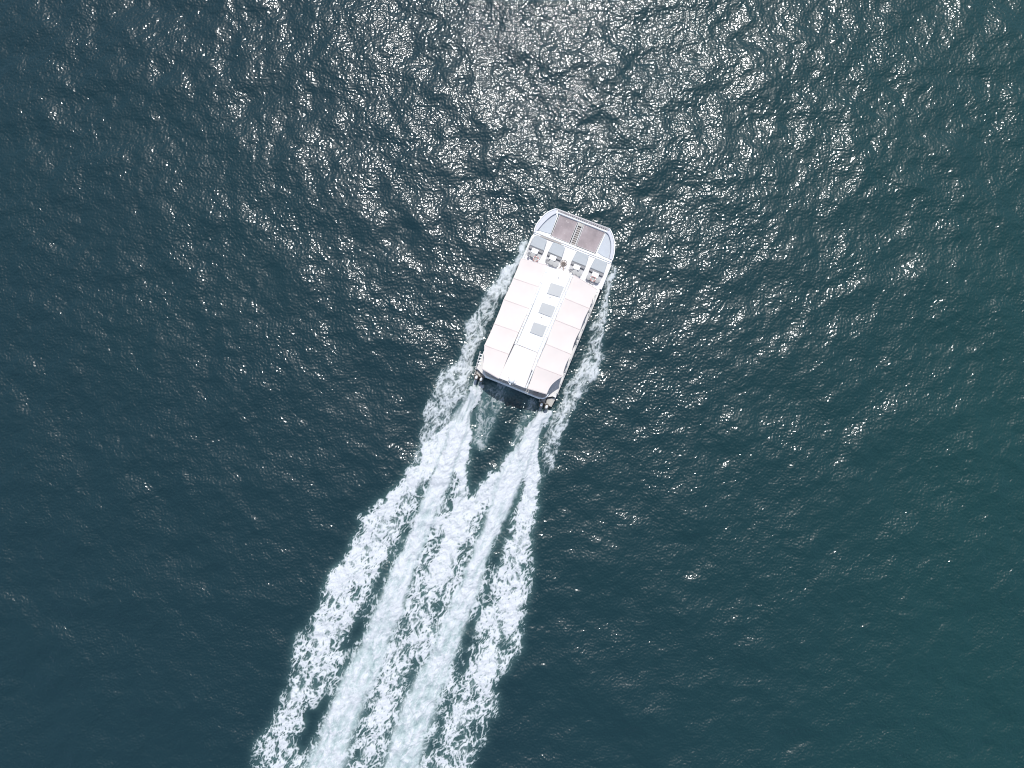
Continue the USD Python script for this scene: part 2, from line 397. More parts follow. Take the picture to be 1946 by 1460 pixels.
# the jets themselves: from each motor a narrow streak, the two of a hull merging and then fanning out
jet = np.zeros(PX.shape)
for pts in ([(904, 722, 3.2), (899, 742, 3.6), (894, 760, 5)], [(914, 725, 3.2), (906, 742, 3.6), (897, 760, 5)], [(1028.5, 774, 3.2), (1023, 790, 3.6), (1016, 808, 5)], [(1038, 778, 3.2), (1029, 792, 3.6), (1019, 808, 5)],
            [(901, 742, 6), (893, 762, 9), (882, 785, 15), (868, 812, 22), (858, 830, 26)], [(1028, 790, 7), (1016, 812, 12), (1006, 832, 18), (998, 850, 23)]):
    c, u = stroke(pts)
    jet = np.maximum(jet, np.exp(-c ** 4) * (1 if len(pts) == 3 else 1 - 0.8 * smoothstep(0.55, 1.0, u)))
jet *= (0.9 + 0.9 * (streak - 0.5)).clip(0, 1)
cover_w = np.maximum(cover_w, jet); white_w = np.maximum(white_w, jet * 0.95)
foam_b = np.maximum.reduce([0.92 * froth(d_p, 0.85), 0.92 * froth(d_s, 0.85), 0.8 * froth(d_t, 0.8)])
# aerated water round the foam, seen as a paler green under the surface; paleness in the tunnel also lifts its shade
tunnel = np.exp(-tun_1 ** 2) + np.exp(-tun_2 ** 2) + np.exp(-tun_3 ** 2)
shade_lift_0, _ = stroke([(925, 722, 14), (975, 745, 16), (1020, 764, 14)])
tunnel += 1.6 * np.exp(-shade_lift_0 ** 2)  # extra pale colour astern, painted in to lighten the shaded water
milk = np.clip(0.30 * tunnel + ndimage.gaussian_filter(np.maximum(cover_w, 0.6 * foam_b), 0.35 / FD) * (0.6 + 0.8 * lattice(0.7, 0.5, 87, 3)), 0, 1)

lump = lattice(0.55, 0.5, 91, 4, 0.6)
rise_w = 0.05 + 0.30 * ndimage.gaussian_filter(core, 0.3 / FD) * (1 - 0.5 * np.clip(aft, 0, 1)) * (0.7 + 0.6 * rope) + 0.10 * core * lattice(0.5, 0.4, 95, 3, 0.6) + 0.22 * ndimage.gaussian_filter(np.clip(dens, 0, 1), 0.15 / FD) * (0.35 + 1.3 * lump) + 0.07 * white_w
rise_b = 0.04 + 0.28 * ndimage.gaussian_filter(np.clip(np.maximum(d_p, d_s), 0, 1), 0.15 / FD) * (0.35 + 1.3 * lump) + 0.05 * foam_b

def sheet(name, label, cover, white, rise, where):
    """The cells where there is foam, lifted off the water, with the foam's cover and whiteness at every vertex."""
    ny_, nx_ = cover.shape
    keep = ndimage.maximum_filter(where, 3)
    c = keep[:-1, :-1] & keep[1:, :-1] & keep[:-1, 1:] & keep[1:, 1:]
    i, j = np.nonzero(c)
    a = i * nx_ + j
    f = np.vstack([np.column_stack([a, a + 1, a + nx_ + 1]), np.column_stack([a, a + nx_ + 1, a + nx_])])
    used, inv = np.unique(f, return_inverse=True)
    f = inv.reshape(f.shape)
    z = sea_at(FX.ravel()[used], FY.ravel()[used]) + rise.ravel()[used]
    v = np.column_stack([FX.ravel()[used], FY.ravel()[used], z])
    p = usdkit.mesh(stage, "/World/" + name, (v, f), foam_mat, True)
    api = UsdGeom.PrimvarsAPI(p)
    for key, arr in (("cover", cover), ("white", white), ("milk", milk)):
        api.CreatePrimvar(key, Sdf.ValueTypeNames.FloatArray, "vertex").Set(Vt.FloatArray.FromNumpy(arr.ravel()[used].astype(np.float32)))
    tag(p.GetPrim(), label, "sea foam", None, "stuff")
    return len(f)

foam_mat = mat("sea_foam", {
    "c": ("attribute", {"attribute": "cover"}), "w": ("attribute", {"attribute": "white"}),
    "geo": ("geometry", {}), "n": ("noise_texture", {"scale": 9.0, "detail": 4.0, "roughness": 0.7, "distortion": 1.2}),
    "nm": ("math", {"math_type": "subtract", "value2": 0.5}), "ns": ("math", {"math_type": "multiply", "value2": 0.55}),
    "ca": ("math", {"math_type": "add"}), "cs": ("map_range", {"range_type": "smoothstep", "from_min": 0.06, "from_max": 0.95, "to_min": 0.0, "to_max": 1.0, "clamp": True}),
    "wa": ("math", {"math_type": "add"}),
    "r": ("rgb_ramp", {"ramp": [(0.0, (0.12, 0.20, 0.21)), (0.45, (0.38, 0.46, 0.455)), (1.0, (0.60, 0.62, 0.635))]}),
    "b": ("bump", {"strength": 0.6, "distance": 0.05}),
    "p": ("principled_bsdf", {"roughness": 0.7, "specular_ior_level": 0.3}), "t": ("transparent_bsdf", {}), "x": ("mix_closure", {})},
    [("geo.position", "n.vector"), ("n.fac", "nm.value1"), ("nm.value", "ns.value1"), ("c.fac", "ca.value1"), ("ns.value", "ca.value2"), ("ca.value", "cs.value"), ("cs.result", "x.fac"),
     ("w.fac", "wa.value1"), ("ns.value", "wa.value2"), ("wa.value", "r.fac"), ("r.color", "p.base_color"), ("n.fac", "b.height"), ("b.normal", "p.normal"),
     ("t.BSDF", "x.closure1"), ("p.BSDF", "x.closure2")], surface="x.closure")
T1 = sheet("wake_foam", "broad white wake of churned foam with two smooth pale jets trailing behind the catamaran", cover_w, white_w, rise_w, cover_w > 0.03)
T2 = sheet("bow_wave_foam", "lacy strips of white foam thrown out along both sides of the catamaran's hulls", foam_b, 0.34 + 0.60 * foam_b, rise_b, foam_b > 0.03)

# the sea itself: one fine sheet round the boat and a skirt of coarse sheets to the horizon
milk_sea = np.zeros((ny, nx))
ji, jj = np.meshgrid(np.arange(ny), np.arange(nx), indexing="ij")
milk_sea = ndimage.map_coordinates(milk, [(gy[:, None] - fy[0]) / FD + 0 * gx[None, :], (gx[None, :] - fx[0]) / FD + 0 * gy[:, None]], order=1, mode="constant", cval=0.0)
v = np.column_stack([np.tile(gx, ny), np.repeat(gy, nx), hh.ravel()])
a = (ji[:-1, :-1] * nx + jj[:-1, :-1]).ravel()
f = np.vstack([np.column_stack([a, a + 1, a + nx + 1]), np.column_stack([a, a + nx + 1, a + nx])])
ring = []
nv = len(v)
cx, cy = [X0, X1, X1, X0], [Y0, Y0, Y1, Y1]
prev, sizes, extra = None, (0, 60, 400, 3000, 25000), []
for s_ in sizes:
    extra.append(np.array([[x + s_ * np.sign(x), y + s_ * np.sign(y), 0.0] for x, y in zip(cx, cy)]))
v = np.vstack([v] + extra)
for k in range(len(sizes) - 1):
    for q in range(4):
        b0, b1 = nv + 4 * k + q, nv + 4 * k + (q + 1) % 4
        f = np.vstack([f, [[b0, b0 + 4, b1 + 4], [b0, b1 + 4, b1]]])
sea_nodes = {
    "geo": ("geometry", {}), "milk": ("attribute", {"attribute": "milk"}),
    # the water's own colour: bluer to the west, greener over the shallower bottom to the east
    "sx": ("separate_xyz", {}), "dist": ("map_range", {"range_type": "smoothstep", "from_min": -10.0, "from_max": 62.0, "to_min": 0.0, "to_max": 1.0, "clamp": True}),
    "nb": ("noise_texture", {"scale": 0.035, "detail": 3.0}), "nbs": ("math", {"math_type": "multiply_add", "value2": 0.5, "value3": -0.25}), "da": ("math", {"math_type": "add", "use_clamp": True}),
    "wc": ("mix_color", {"a": (0.0092, 0.0305, 0.0375), "b": (0.0085, 0.042, 0.041)}),
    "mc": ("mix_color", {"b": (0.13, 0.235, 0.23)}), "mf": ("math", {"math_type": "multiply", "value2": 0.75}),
    "n1": ("noise_texture", {"scale": 4.8, "detail": 0.0, "roughness": 0.5}),
    # gusts: the ripples are stronger in some patches than in others
    "gu": ("noise_texture", {"scale": 0.11, "detail": 3.0, "roughness": 0.55}), "gm": ("map_range", {"from_min": 0.3, "from_max": 0.7, "to_min": 0.75, "to_max": 1.3, "clamp": True}), "nh": ("math", {"math_type": "multiply"}),
    "b1": ("bump", {"strength": 1.0, "distance": 0.046}),
    "p1": ("principled_bsdf", {"roughness": 0.13, "ior": 1.38}), "p2": ("principled_bsdf", {"roughness": 0.36, "ior": 1.38}), "x": ("mix_closure", {"fac": 0.44})}
sea_mat = mat("sea_water", sea_nodes, [
    ("geo.position", "sx.vector"), ("sx.x", "dist.value"), ("geo.position", "nb.vector"), ("nb.fac", "nbs.value1"), ("dist.result", "da.value1"), ("nbs.value", "da.value2"), ("da.value", "wc.fac"),
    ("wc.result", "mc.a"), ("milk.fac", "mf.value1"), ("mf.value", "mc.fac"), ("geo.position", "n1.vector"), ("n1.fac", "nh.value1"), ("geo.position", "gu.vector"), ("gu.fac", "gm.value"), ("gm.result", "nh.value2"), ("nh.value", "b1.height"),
    ("b1.normal", "p1.normal"), ("b1.normal", "p2.normal"), ("mc.result", "p1.base_color"), ("mc.result", "p2.base_color"), ("p1.BSDF", "x.closure1"), ("p2.BSDF", "x.closure2")], surface="x.closure")
sea = usdkit.mesh(stage, "/World/sea", (v, f), sea_mat, True)
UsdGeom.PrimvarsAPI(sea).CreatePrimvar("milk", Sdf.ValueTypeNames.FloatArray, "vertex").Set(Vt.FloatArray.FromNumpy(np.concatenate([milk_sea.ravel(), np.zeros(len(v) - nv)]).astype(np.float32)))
tag(sea.GetPrim(), "dark teal sea with small wind waves and sun glitter", None, None, "structure")

# ------------------------------------------------------------------ the catamaran
ZD = 1.45            # the deck's height above the water
boat = thing("catamaran", "white twin-hulled tour boat with pale pink awning roof speeding across the sea", "catamaran")

def arc(pts, n=14):
    """A smooth open curve through the given plan points."""
    from scipy.interpolate import CubicSpline
    p = np.asarray(pts, float)
    t = np.r_[0, np.cumsum(np.linalg.norm(np.diff(p, axis=0), axis=1))]
    return CubicSpline(t, p)(np.linspace(0, t[-1], n))

port_bow = [(1014, 443), (1019.5, 426), (1027.5, 415.5), (1035, 408), (1046, 401), (1057, 397.3)]
star_bow = [(1163.8, 496), (1167.3, 482), (1168.3, 469), (1166.5, 455), (1162.5, 443), (1157.5, 434.5)]
po = arc([loc(*p, ZD) for p in port_bow], 18)
so = arc([loc(*p, ZD) for p in star_bow], 18)
ps, ss = loc(906, 699.5, ZD), loc(1056.3, 756, ZD)            # aft outer corners of the two hulls
p_in, s_in = loc(1047.5, 444.8, ZD)[1], loc(1132.8, 479, ZD)[1]
p_aft_in, s_aft_in = loc(924, 708, ZD)[1], loc(1031, 748, ZD)[1]
TRANSOM = loc(921.7, 715.7, 1.3)[0]

def hull(outer, stern, inner, aft_in, side):
    up = [*np.linspace(stern, outer[0], 14)[:-1], *outer]
    up = np.array(up)
    dn = np.column_stack([np.linspace(outer[-1][0] - 0.05, stern[0], 30), np.interp(np.linspace(0, 1, 30), [0, 0.16, 0.45, 1], [loc(1061.4 if side > 0 else 1151.3, 407.8 if side > 0 else 441, ZD)[1], inner, (inner + aft_in) / 2, aft_in])])
    deck = np.vstack([up, dn])
    spine_y = np.interp(deck[:, 0], [stern[0], outer[0][0], outer[-1][0]], [(stern[1] + aft_in) / 2, (outer[0][1] + inner) / 2, outer[-1][1]])
    spine = np.column_stack([np.minimum(deck[:, 0], outer[-1][0] - 1.2), spine_y])
    rings, zs = [], []
    for z, k, back in ((-0.45, 0.22, 1.0), (0.0, 0.50, 0.6), (0.35, 0.74, 0.3), (0.85, 0.90, 0.1), (ZD - 0.10, 0.985, 0.0), (ZD, 1.0, 0.0)):
        q = spine + k * (deck - spine)
        rake = np.clip((deck[:, 0] - (outer[-1][0] - 3.0)) / 3.0, 0, 1)
        q[:, 0] -= rake * back
        rings.append(ccw(q) if ccw(deck)[0][0] == deck[0][0] else q[::-1]); zs.append(z)
    return loft(rings, zs)

obj("hull", hull(po, ps, p_in, p_aft_in, 1), M["gelcoat"], boat, 35)
obj("hull", hull(so, ss, s_in, s_aft_in, -1), M["gelcoat"], boat, 35)

# the bridge deck from the front coaming to the transom
front_p, front_s = loc(1016, 443, ZD + 0.1), loc(1162, 499, ZD + 0.1)
XF = (front_p[0] + front_s[0]) / 2
plan = [loc(1016.5, 446, ZD), loc(1161.5, 501, ZD), loc(1058.5, 752, ZD), loc(1026.5, 757.5, ZD), loc(921.5, 715.5, ZD), loc(906, 700, ZD)]
foredeck = [plan[0], plan[1], loc(1136, 556, ZD), loc(988, 498, ZD)]
obj("bridge_deck", prism(plan, 0.75, ZD + 0.005), M["side_deck"], boat)
obj("foredeck", prism(foredeck, ZD + 0.012, ZD + 0.05), M["deck"], boat)
# white coaming across the front, with a shadow-catching step behind it
c0, c1 = loc(1017, 440.5, ZD + 0.2), loc(1162.5, 498, ZD + 0.2)
fwd = (c1 - c0)[::-1] * [1, -1]; fwd = fwd / np.linalg.norm(fwd); fwd *= np.sign(fwd[0])
obj("front_coaming", prism([c0 + fwd * 0.13, c1 + fwd * 0.13, c1 - fwd * 0.08, c0 - fwd * 0.08], ZD - 0.3, ZD + 0.24, 0.05), M["white"], boat)
obj("coaming_step", prism([c0 - fwd * 0.082, c1 - fwd * 0.082, c1 - fwd * 0.19, c0 - fwd * 0.19], ZD + 0.03, ZD + 0.14, 0.02), M["gelcoat"], boat)
w0, w1_ = loc(1027, 448.5, ZD + 0.1), loc(1067, 463.8, ZD + 0.1)
obj("wooden_strip", prism([w0 + fwd * 0.05, w1_ + fwd * 0.05, w1_ - fwd * 0.07, w0 - fwd * 0.07], ZD + 0.141, ZD + 0.165), M["slat"], boat, label="brown strip behind the port half of the front coaming")
for side, pts in ((1, [(1012, 449), (986, 510)]), (-1, [(1160.5, 503), (1141.5, 550)])):
    a, b = loc(*pts[0], ZD + 0.15), loc(*pts[1], ZD + 0.15)
    obj("side_coaming", prism([a + [0, 0.09], a - [0, 0.09], b - [0, 0.09], b + [0, 0.09]], ZD + 0.02, ZD + 0.22, 0.05), M["gelcoat"], boat)

# bow decks: rim, sunk pad
def bow(outer, inner_px, net_px, name):
    inner = arc([loc(*p, ZD + 0.1) for p in inner_px], 18)
    oo = outer.copy()
    n = np.roll(oo, -1, 0) - np.roll(oo, 1, 0); n[0], n[-1] = oo[1] - oo[0], oo[-1] - oo[-2]
    nn = np.column_stack([n[:, 1], -n[:, 0]]); nn /= np.linalg.norm(nn, axis=1, keepdims=True)
    if (nn[8] @ (inner[8] - oo[8])) < 0: nn = -nn
    gun = np.vstack([oo + nn * 0.0, (oo + nn * 0.085)[::-1]])
    obj("gunwale", prism(gun, ZD - 0.04, ZD + 0.30, 0.02), M["white"], boat)
    rim = np.vstack([oo + nn * 0.09, inner[::-1]])
    obj("bow_rim", prism(rim, ZD - 0.05, ZD + 0.26, 0.03), M["rim"], boat)
    pad = np.vstack([inner * 1.0, [loc(*p, ZD + 0.1) for p in net_px]])
    pad = pad + (pad.mean(0) - pad) * 0.035
    obj("bow_pad", prism(pad, ZD - 0.02, ZD + 0.075, 0.03), M["pad"], boat)
bow(po, [(1021.8, 438.5), (1023, 437), (1028.5, 430), (1039, 419), (1048, 411.5), (1057.5, 406.5)], [(1060, 409), (1047, 445.5), (1033, 441.5)], "port")
bow(so, [(1157.3, 492.5), (1159.6, 482), (1160.8, 466), (1158.6, 453.5), (1155.8, 446.5), (1152.5, 443)], [(1150.5, 444), (1134.5, 480), (1146, 488)], "star")

# forward beam, catwalk, nets and gangway
b0, b1 = loc3(1061, 404.5, ZD + 0.15), loc3(1154, 441, ZD + 0.15)
obj("front_beam", tube([b0, b1], 0.085, 12), M["white"], boat, 50)
cat = [loc(1059.5, 398, ZD + 0.1), loc(1157, 435, ZD + 0.1), loc(1154.5, 440, ZD + 0.1), loc(1061.5, 403.5, ZD + 0.1)]
for k in range(24):
    a, b = k / 24, (k + 0.72) / 24
    q = [cat[0] + (cat[1] - cat[0]) * a, cat[0] + (cat[1] - cat[0]) * b, cat[3] + (cat[2] - cat[3]) * b, cat[3] + (cat[2] - cat[3]) * a]
    obj("catwalk_slat", prism(q, ZD - 0.02, ZD + 0.06), M["grating"], boat)
for e in ((0, 1), (3, 2)):
    obj("catwalk_edge", tube([[*cat[e[0]], ZD + 0.02], [*cat[e[1]], ZD + 0.02]], 0.035, 6), M["metal"], boat)
obj("bow_rail", tube([loc3(1058.5, 396.8, ZD + 0.55), loc3(1108, 415.6, ZD + 0.58), loc3(1158.5, 434.4, ZD + 0.55)], 0.022, 6), M["metal"], boat)
for k in range(7):
    t = k / 6
    p = loc3(1058.5 + 100 * t, 396.8 + 37.6 * t, ZD + 0.55)
    obj("rail_post", tube([[p[0] - 0.06, p[1], ZD - 0.02], p], 0.018, 6), M["metal"], boat)

def net(q, name):
    """A trampoline panel that sags a little, laced to its frame."""
    q = [loc(*p, ZD + 0.05) for p in q]
    n = 14
    u, w = np.meshgrid(np.linspace(0, 1, n), np.linspace(0, 1, n), indexing="ij")
    P = ((1 - u) * (1 - w))[..., None] * q[0] + (u * (1 - w))[..., None] * q[1] + (u * w)[..., None] * q[2] + ((1 - u) * w)[..., None] * q[3]
    z = ZD + 0.06 - 0.16 * np.sin(np.pi * u) * np.sin(np.pi * w)
    v = np.column_stack([P.reshape(-1, 2), z.ravel()])
    a = (np.arange(n - 1)[:, None] * n + np.arange(n - 1)).ravel()
    f = np.vstack([np.column_stack([a, a + 1, a + n + 1]), np.column_stack([a, a + n + 1, a + n])])
    p = obj("net", (v, f), M["net"], boat, True)
    e = np.array([[*x, ZD + 0.07] for x in q])
    obj("net_cord", tube(np.vstack([e, e[:1]]), 0.028, 6), M["metal"], p)
net([(1063.8, 408), (1098, 421.5), (1081.5, 462), (1047.7, 448.5)], "port")
net([(1110.5, 427), (1149.5, 442), (1130.5, 481), (1095.5, 467)], "star")
g = [loc(1100.3, 422.5, ZD + 0.1), loc(1108.3, 426, ZD + 0.1), loc(1093, 467.5, ZD + 0.1), loc(1084, 464, ZD + 0.1)]
obj("gangway_tray", prism(g, ZD - 0.09, ZD - 0.03), M["slat"], boat)
for e in ((0, 3), (1, 2)):
    obj("gangway_rail", tube([[*g[e[0]], ZD + 0.10], [*g[e[1]], ZD + 0.10]], 0.05, 8), M["metal"], boat, 40)
for k in range(11):
    a, b = (k + 0.25) / 11, (k + 0.72) / 11
    q = [g[0] + (g[3] - g[0]) * a, g[0] + (g[3] - g[0]) * b, g[1] + (g[2] - g[1]) * b, g[1] + (g[2] - g[1]) * a]
    obj("gangway_step", prism(q, ZD + 0.02, ZD + 0.075), M["slat"], boat)
q0 = g[0] * 0.5 + g[1] * 0.5
obj("anchor_box", rbox(q0[0] - 0.32, q0[0] - 0.02, q0[1] - 0.21, q0[1] + 0.17, ZD + 0.03, ZD + 0.16, 0.03), M["platform"], boat)

# ---- roof: hardtop, awning panels, gutters
Z_IN, Z_OUT, Z_TOP = 4.15, 3.75, 4.32
L_out = [(990.3, 491.7), (975.2, 529.3), (957, 569.6), (938.8, 616), (920.3, 656.5), (916.5, 701.5)]
L_in = [(1040.2, 504.5), (1023, 545.2), (1005.6, 586.8), (985.6, 632), (967, 673.7), (948.5, 719.8)]
R_in = [(1090, 522.6), (1072.8, 567.3), (1055, 608.4), (1037.4, 654), (1018.4, 696), (1003, 738.7)]
R_out = [(1134.6, 550.5), (1120, 586.8), (1102.7, 627.5), (1085.2, 674), (1069, 715.5), (1038.8, 749.2)]
def awning(q, zs, bow_in=0.0, seed=0):
    """One stretched canvas panel: corners front-outer, front-inner, aft-inner, aft-outer; it sags and its free edge is hollowed."""
    q = [np.array([*loc(*p, z), z]) for p, z in zip(q, zs)]
    n = 12
    u, w = np.meshgrid(np.linspace(0, 1, n), np.linspace(0, 1, n), indexing="ij")    # u outwards to inwards, w aft
    P = ((1 - u) * (1 - w))[..., None] * q[0] + (u * (1 - w))[..., None] * q[1] + (u * w)[..., None] * q[2] + ((1 - u) * w)[..., None] * q[3]
    P[..., 2] -= 0.06 * np.sin(np.pi * w) * (0.55 + 0.45 * np.sin(np.pi * u))
    inward = (q[1] - q[0])[:2]; inward = inward / np.linalg.norm(inward)
    P[..., :2] += inward * (bow_in * np.sin(np.pi * w) * (1 - u) ** 2)[..., None]
    P[..., 2] += 0.02 * (meshkit.noise(P * 1.7, seed) - 0.5)
    # open a seam of a few centimetres fore and aft
    L = np.linalg.norm(q[3] - q[0])
    g_ = 0.03 / L
    P = P[:, :1] * 0 + P + (P.mean(1, keepdims=True) - P) * 2 * g_
    top = P.reshape(-1, 3)
    bot = top - [0, 0, 0.03]
    a = (np.arange(n - 1)[:, None] * n + np.arange(n - 1)).ravel()
    quad = np.column_stack([a, a + 1, a + n + 1, a + n])
    rim = np.r_[np.arange(n), np.arange(2, n + 1) * n - 1, np.arange(n * n - 2, n * (n - 1) - 1, -1), np.arange(n - 2, 0, -1) * n]
    side = np.column_stack([rim, np.roll(rim, -1), np.roll(rim, -1) + n * n, rim + n * n])
    f = np.vstack([quad, quad[:, ::-1] + n * n, side[:, ::-1]])
    tri = np.vstack([f[:, [0, 1, 2]], f[:, [0, 2, 3]]])
    m = trimesh.Trimesh(np.vstack([top, bot]), tri, process=False)
    m.fix_normals()
    return obj("awning_panel", m, M["canvas"], boat, 40)
for k in range(5):
    awning([L_out[k], L_in[k], L_in[k + 1], L_out[k + 1]], [Z_OUT, Z_IN, Z_IN, Z_OUT], 0.02 if k < 4 else 0.05, k)
    awning([R_out[k], R_in[k], R_in[k + 1], R_out[k + 1]], [Z_OUT, Z_IN, Z_IN, Z_OUT], (0.04, 0.06, 0.10, 0.10, 0.22)[k], 10 + k)
for k in range(6):                                     # bows of the frame, seen in the seams
    for O, I in ((L_out, L_in), (R_out, R_in)):
        a, b = loc3(*O[k], Z_OUT), loc3(*I[k], Z_IN)
        obj("roof_bow", tube([a - [0, 0, 0.07], b - [0, 0, 0.05]], 0.045, 8), M["seam"], boat, 40)
        foot = np.array([a[0], a[1], ZD])
        foot[1] *= 0.985
        if 0 < k < 5 or (k == 0):
            obj("awning_post", tube([foot, a - [0, 0, 0.08]], 0.03, 8), M["metal"], boat, 40)
hard = [loc(*p, Z_TOP) for p in ((1043.2, 506.8), (1086.2, 521.3), (1022.2, 670.2), (983, 654.5))]
obj("hardtop", prism(hard, Z_IN - 0.03, Z_TOP, 0.05), M["white"], boat)
cov = [loc(*p, Z_TOP) for p in ((978.5, 653.5), (1022.6, 670.5), (997.6, 738.2), (947.5, 718.9))]
obj("roof_cover", prism(cov, Z_IN - 0.02, Z_TOP - 0.03, 0.06), M["cover"], boat, label="pale pink cover over the aft third of the roof")
def gutter(a, b, w):
    a, b = loc(*a, Z_TOP), loc(*b, Z_TOP)
    d = (b - a) / np.linalg.norm(b - a); n = np.array([-d[1], d[0]]) * w / 2
    return prism([a + n, b + n, b - n, a - n], Z_IN - 0.02, Z_TOP + 0.03, 0.03)
obj("gutter", gutter((1041.4, 507), (979.2, 654.3), 0.17), M["gelcoat"], boat)
obj("gutter", gutter((1088.2, 522.8), (999.5, 738), 0.12), M["gelcoat"], boat)
for a, b, nclip in (((1041.2, 507), (980.2, 651), 7), ((1088.2, 522.8), (999.5, 738), 10)):
    for k in range(nclip):
        t = (k + 0.5) / nclip
        p = loc(a[0] + (b[0] - a[0]) * t, a[1] + (b[1] - a[1]) * t, Z_TOP)
        obj("gutter_clip", rbox(p[0] - 0.05, p[0] + 0.05, p[1] - 0.07, p[1] + 0.07, Z_TOP + 0.031, Z_TOP + 0.055, 0.02), M["metal"], boat)
sq = [((1046.9, 537.5), (1072, 545.2), (1063.8, 564.7), (1039.7, 557.5)), ((1030.4, 575), (1056, 583.2), (1048, 602.8), (1023.2, 593.5)), ((1014.5, 612.5), (1039.2, 620.2), (1031, 640.3), (1007.3, 631.5))]
for k, q in enumerate(sq):
    z = Z_TOP + 0.09
    c = np.array([loc(*p, z) for p in q])
    hp = obj("roof_panel", prism(c, z - 0.035, z, 0.012), M["panel"], boat)
    for p in c + (c.mean(0) - c) * 0.12:
        obj("panel_foot", tube([[*p, Z_TOP - 0.01], [*p, z - 0.036]], 0.025, 6), M["metal"], hp)
    fr = np.vstack([c, c[:1]])
    obj("panel_frame", tube(np.column_stack([fr, np.full(5, z - 0.02)]), 0.018, 6), M["metal"], hp)
    a = c[0] * 0.62 + c[1] * 0.38
    cable = arc([[a[0] + 0.02, a[1]], [a[0] + 0.42, a[1] + 0.03], [a[0] + 0.75, a[1] - 0.05], [a[0] + 1.25, a[1] - 0.02]][: 4], 12)
    obj("panel_cable", tube(np.column_stack([cable, np.full(len(cable), Z_TOP + 0.02)]), 0.016, 5), M["seam"], hp)
    obj("cable_gland", lathe([(0, 0), (0.06, 0), (0.05, 0.05), (0, 0.06)], a[0] + 0.60, a[1], Z_TOP, 12), M["stool"], hp)
# the domed aerial at the aft end of the roof cover
d = loc(972.5, 722.5, Z_TOP + 0.3)
dome_p = obj("antenna_dome", lathe([(0, 0.0), (0.22, 0.0), (0.27, 0.10), (0.25, 0.22), (0.16, 0.32), (0, 0.36)], d[0], d[1], Z_TOP + 0.02, 28), M["white"], boat, 40)
for dx_, dy_ in ((-0.30, -0.22), (0.12, 0.36), (-0.34, 0.18), (0.05, -0.42)):
    obj("dome_bracket", tube([[d[0], d[1], Z_TOP + 0.03], [d[0] + dx_, d[1] + dy_, Z_TOP + 0.02]], 0.035, 6), M["metal"], dome_p)
s1 = loc(979, 727, Z_TOP + 0.2); s2 = loc(969.5, 729.5, Z_TOP + 0.2)
obj("small_aerial", lathe([(0, 0), (0.09, 0), (0.09, 0.10), (0, 0.14)], s1[0], s1[1], Z_TOP - 0.03, 16), M["white"], boat, 40)
obj("small_aerial", lathe([(0, 0), (0.10, 0), (0.07, 0.12), (0, 0.13)], s2[0], s2[1], Z_TOP - 0.03, 16), M["white"], boat, 40)

# ---- cabin under the roof
cab = [loc(*p, ZD + 1) for p in ((1042, 515), (1088, 531), (1014, 705), (968, 688))]
cabin = obj("cabin", prism(cab, ZD + 0.01, Z_IN - 0.06), M["gelcoat"], boat)
for a, b in ((0, 3), (1, 2)):
    for k in range(5):
        p, q = cab[a] + (cab[b] - cab[a]) * (k + 0.1) / 5, cab[a] + (cab[b] - cab[a]) * (k + 0.9) / 5
        out = (p - np.mean(cab, 0)); n = np.array([0, np.sign(out[1])])
        obj("window", prism([p + n * 0.004, q + n * 0.004, q + n * 0.024, p + n * 0.024], ZD + 1.0, ZD + 1.9), M["window"], cabin)

# ---- aft cockpit, rails, platforms
cf = [loc(*p, 1.5) for p in ((925, 705), (1037, 747), (1025.5, 756.5), (923, 714.5))]
obj("cockpit_floor", prism(cf, ZD + 0.008, ZD + 0.03), M["floor"], boat)
bench = [loc(*p, 1.9) for p in ((921.5, 703.5), (947, 717.5), (944, 724), (923.5, 712.5))]
obj("stern_bench", prism(bench, ZD + 0.032, ZD + 0.42, 0.04), M["floor"], boat)
ZR = 2.35
rail_top = arc([loc(*p, ZR) for p in ((919.8, 708.5), (921.5, 713), (926, 716.3), (935, 720), (973, 735.3), (1005, 748.3), (1024, 756), (1032, 757.2), (1038.5, 754), (1041.8, 748.5))], 40)
obj("stern_rail", tube(np.column_stack([rail_top, np.full(len(rail_top), ZR)]), 0.06, 8), M["white"], boat, 40)
obj("stern_rail", tube(np.column_stack([rail_top * [0.996, 0.995], np.full(len(rail_top), ZD + 0.45)]), 0.03, 8), M["metal"], boat, 40)
for k in range(0, 40, 4):
    p = rail_top[k]
    obj("rail_post", tube([[p[0] * 0.993, p[1] * 0.993, ZD], [p[0], p[1], ZR]], 0.022, 6), M["metal"], boat, 40)
obj("transom_board", prism([loc(*p, ZD) for p in ((922, 715.2), (1026, 757.3), (1025.2, 759.2), (921.2, 717.2))], 0.55, ZD + 0.06, 0.02), M["gelcoat"], boat)
sr = [loc3(1133.5, 560, 2.2), loc3(1120.5, 597, 2.2), loc3(1097, 655, 2.2), loc3(1074, 712, 2.2), loc3(1059.5, 748, 2.2)]
obj("side_rail", tube(sr, 0.035, 8), M["metal"], boat, 40)
for k in range(9):
    t = k / 8 * 4; i = min(int(t), 3); p = sr[i] + (sr[i + 1] - sr[i]) * (t - i)
    obj("rail_post", tube([[p[0], p[1] * 0.99, ZD], p], 0.02, 6), M["metal"], boat, 40)
pr = [loc3(912.5, 668, 1.9), loc3(908, 688, 1.9), loc3(903.8, 701.5, 1.9)]
obj("side_rail", tube(pr, 0.03, 8), M["metal"], boat, 40)
for p in pr:
    obj("rail_post", tube([[p[0], p[1] * 0.99, ZD - 0.2], p], 0.02, 6), M["metal"], boat, 40)
for q in ((1099, 642), (1094.5, 651.5), (1074, 705), (1121, 592)):             # fittings on the starboard side deck
    p = loc(*q, ZD + 0.1)
    obj("deck_cleat", lathe([(0, 0), (0.10, 0), (0.08, 0.10), (0.12, 0.16), (0, 0.19)], p[0], p[1], ZD + 0.006, 12), M["stool"], boat, 40)

